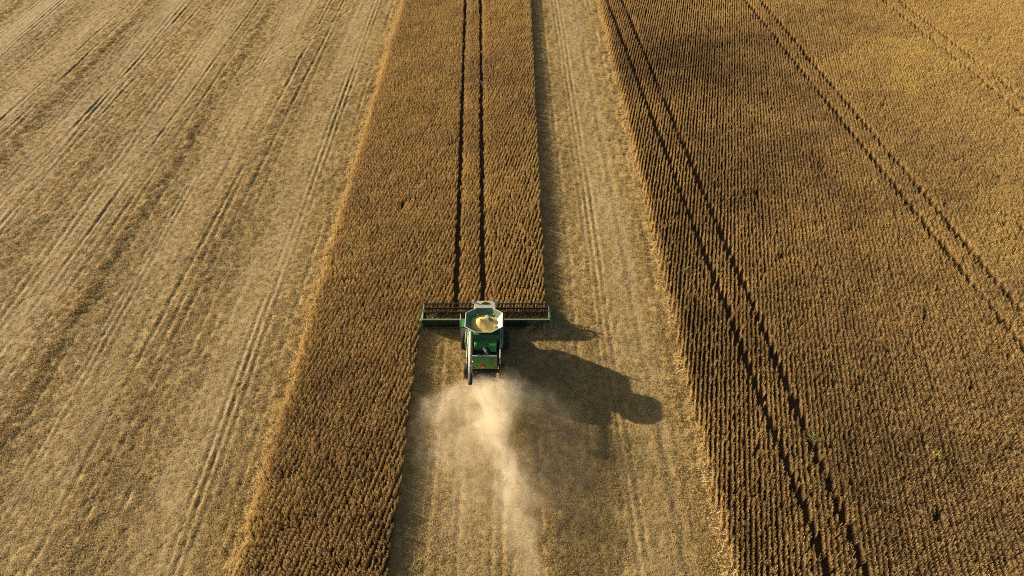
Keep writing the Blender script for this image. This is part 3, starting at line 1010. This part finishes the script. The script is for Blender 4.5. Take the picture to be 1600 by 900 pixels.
# ------------------------------------------------------------------ dust thrown out behind the combine: a real volume
def dust():
    # centre, radii, density
    blobs = [
        # tall boil right behind the chopper, then a streak that drifts off and frays
        ((-2.3, 36.2, 1.1), (1.7, 1.1, 1.2), .40), ((-1.7, 34.9, 1.5), (2.0, 1.5, 1.5), .36), ((-1.1, 33.4, 1.8), (1.7, 1.7, 1.6), .54),
        ((-1.2, 31.6, 1.8), (1.25, 1.6, 1.4), .50), ((-1.1, 29.9, 1.7), (1.0, 1.4, 1.3), .34), ((-.45, 28.3, 1.6), (.95, 1.3, 1.2), .32),
        ((0.0, 26.8, 1.6), (1.15, 1.5, 1.2), .40), ((.4, 25.0, 1.6), (1.2, 1.5, 1.2), .22), ((.6, 23.2, 1.6), (1.1, 1.4, 1.1), .17),
        ((1.0, 21.6, 1.5), (1.0, 1.4, 1.0), .14), ((1.4, 20.0, 1.5), (1.0, 1.4, 1.0), .13),
        ((-2.6, 32.6, 1.2), (1.3, 1.4, 1.0), .16), ((.3, 29.4, 1.4), (1.4, 1.6, 1.1), .07), ((1.6, 26.4, 1.3), (1.5, 1.6, 1.0), .06),
        # fan thrown to both sides by the spreader
        ((-4.0, 35.7, .7), (2.2, 1.2, .9), .30), ((-5.8, 34.9, .5), (1.9, 1.3, .7), .24), ((-7.0, 34.0, .45), (1.5, 1.5, .6), .14),
        ((-.2, 35.8, 1.2), (1.5, 1.2, 1.5), .20), ((1.4, 34.8, 1.3), (2.0, 1.2, 1.4), .10), ((3.2, 33.4, 1.4), (2.4, 1.5, 1.4), .045), ((5.0, 31.4, 1.3), (2.6, 2.0, 1.3), .015),
        ((-3.6, 33.4, .8), (2.8, 2.4, 1.0), .15), ((-5.0, 31.2, .7), (3.2, 3.2, .9), .08), ((-3.2, 29.2, .8), (2.6, 3.0, 1.0), .08),
        # thin drifting veil
        ((-3.0, 27.5, 1.0), (5.0, 6.0, 1.6), .03), ((2.5, 29.5, 1.4), (4.5, 5.0, 2.0), .014), ((3.5, 26.0, 1.4), (4.0, 4.0, 1.8), .014),
        # small cloud by the right end of the header
        ((2.8, 43.4, .6), (1.8, .8, .8), .06), ((-.6, 36.6, 2.4), (.9, .8, 1.1), .16),
    ]
    g = bpy.data.node_groups.new('dust_volume', 'GeometryNodeTree')
    g.interface.new_socket('Geometry', in_out='INPUT', socket_type='NodeSocketGeometry')
    g.interface.new_socket('Geometry', in_out='OUTPUT', socket_type='NodeSocketGeometry')
    t = NT(g)
    go = t.n('NodeGroupOutput')
    pos = t.n('GeometryNodeInputPosition')

    def vm(op, a, b=None):
        nd = t.n('ShaderNodeVectorMath', operation=op)
        for i, v in enumerate((a, b)):
            if v is None: continue
            if isinstance(v, (tuple, list)): nd.inputs[i].default_value = v
            else: t.l(v, nd.inputs[i])
        return nd

    def mm(op, a, b=None, c=None):
        nd = t.n('ShaderNodeMath', operation=op)
        for i, v in enumerate((a, b, c)):
            if v is None: continue
            if isinstance(v, (int, float)): nd.inputs[i].default_value = v
            else: t.l(v, nd.inputs[i])
        return nd.outputs[0]

    def noise(vec, scale, detail, rough=.55):
        nz = t.n('ShaderNodeTexNoise')
        nz.inputs['Scale'].default_value = scale
        nz.inputs['Detail'].default_value = detail
        nz.inputs['Roughness'].default_value = rough
        t.l(vec, nz.inputs['Vector'])
        return nz
    # swirl the space a little so that the blobs lose their outline
    w1 = noise(pos.outputs[0], .5, 5, .6)
    off = vm('MULTIPLY', vm('SUBTRACT', w1.outputs['Color'], (.5, .5, .5)).outputs[0], (3.6, 3.6, 2.0))
    p = vm('ADD', pos.outputs[0], off.outputs[0]).outputs[0]
    total = None
    for c, r_, d in blobs:
        q = vm('MULTIPLY', vm('SUBTRACT', p, c).outputs[0], tuple(1 / (1.5 * a_) for a_ in r_)).outputs[0]
        dd = vm('DOT_PRODUCT', q, q).outputs['Value']
        f = mm('MAXIMUM', mm('SUBTRACT', 1.0, dd), 0.0)
        f = mm('MULTIPLY', mm('MULTIPLY', f, f), d)
        total = f if total is None else mm('ADD', total, f)
    squash = vm('MULTIPLY', p, (1.25, .62, 1.2)).outputs[0]
    n2 = noise(squash, 1.1, 8, .72).outputs['Fac']
    k_ = t.n('ShaderNodeMapRange')
    k_.inputs[1].default_value = .38
    k_.inputs[2].default_value = .68
    k_.inputs[3].default_value = .06
    k_.inputs[4].default_value = 2.7
    t.l(n2, k_.inputs[0])
    den = mm('MULTIPLY', total, k_.outputs[0])
    sp_ = t.n('ShaderNodeSeparateXYZ')
    t.l(pos.outputs[0], sp_.inputs[0])
    for out, a_, b_ in (('Z', 3.0, 4.4), ('Y', 36.6, 37.6)):       # nothing blows above the tank or over the machine
        zf = t.n('ShaderNodeMapRange', interpolation_type='SMOOTHSTEP')
        zf.inputs[1].default_value = a_
        zf.inputs[2].default_value = b_
        zf.inputs[3].default_value = 1.0
        zf.inputs[4].default_value = 0.0
        t.l(sp_.outputs[out], zf.inputs[0])
        if out == 'Y':
            cut = mm('MAXIMUM', zf.outputs[0], mm('GREATER_THAN', sp_.outputs['X'], 0.6))
            den = mm('MULTIPLY', den, cut)
        else:
            den = mm('MULTIPLY', den, zf.outputs[0])
    den = mm('MINIMUM', mm('MAXIMUM', mm('SUBTRACT', den, .006), 0.0), 2.0)
    vc = t.n('GeometryNodeVolumeCube')
    t.l(den, vc.inputs['Density'])
    lo_, hi_ = (-11.0, 18.0, 0.02), (12.0, 45.5, 4.7)
    vc.inputs['Min'].default_value = lo_
    vc.inputs['Max'].default_value = hi_
    for ax, (a_, b_) in zip('XYZ', zip(lo_, hi_)):
        vc.inputs['Resolution ' + ax].default_value = int((b_ - a_) / .13)
    m = bpy.data.materials.new('dust_mat')
    m.use_nodes = True
    mt = NT(m.node_tree)
    m.node_tree.nodes.remove(m.node_tree.nodes['Principled BSDF'])
    pvn = mt.n('ShaderNodeVolumePrincipled')
    pvn.inputs['Color'].default_value = (.97, .885, .70, 1)
    pvn.inputs['Density'].default_value = 1.0
    pvn.inputs['Anisotropy'].default_value = .25
    mt.l(pvn.outputs[0], m.node_tree.nodes['Material Output'].inputs['Volume'])
    sm = t.n('GeometryNodeSetMaterial')
    sm.inputs['Material'].default_value = m
    t.l(vc.outputs[0], sm.inputs['Geometry'])
    t.l(sm.outputs[0], go.inputs[0])
    vol = bpy.data.volumes.new('dust_cloud')
    vol.materials.append(m)
    o = bpy.data.objects.new('dust_cloud', vol)
    col.objects.link(o)
    mo = o.modifiers.new('dust', 'NODES')
    mo.node_group = g
    tag(o, 'pale dust and chaff blowing out behind the combine', 'dust', None, 'stuff')


dust()
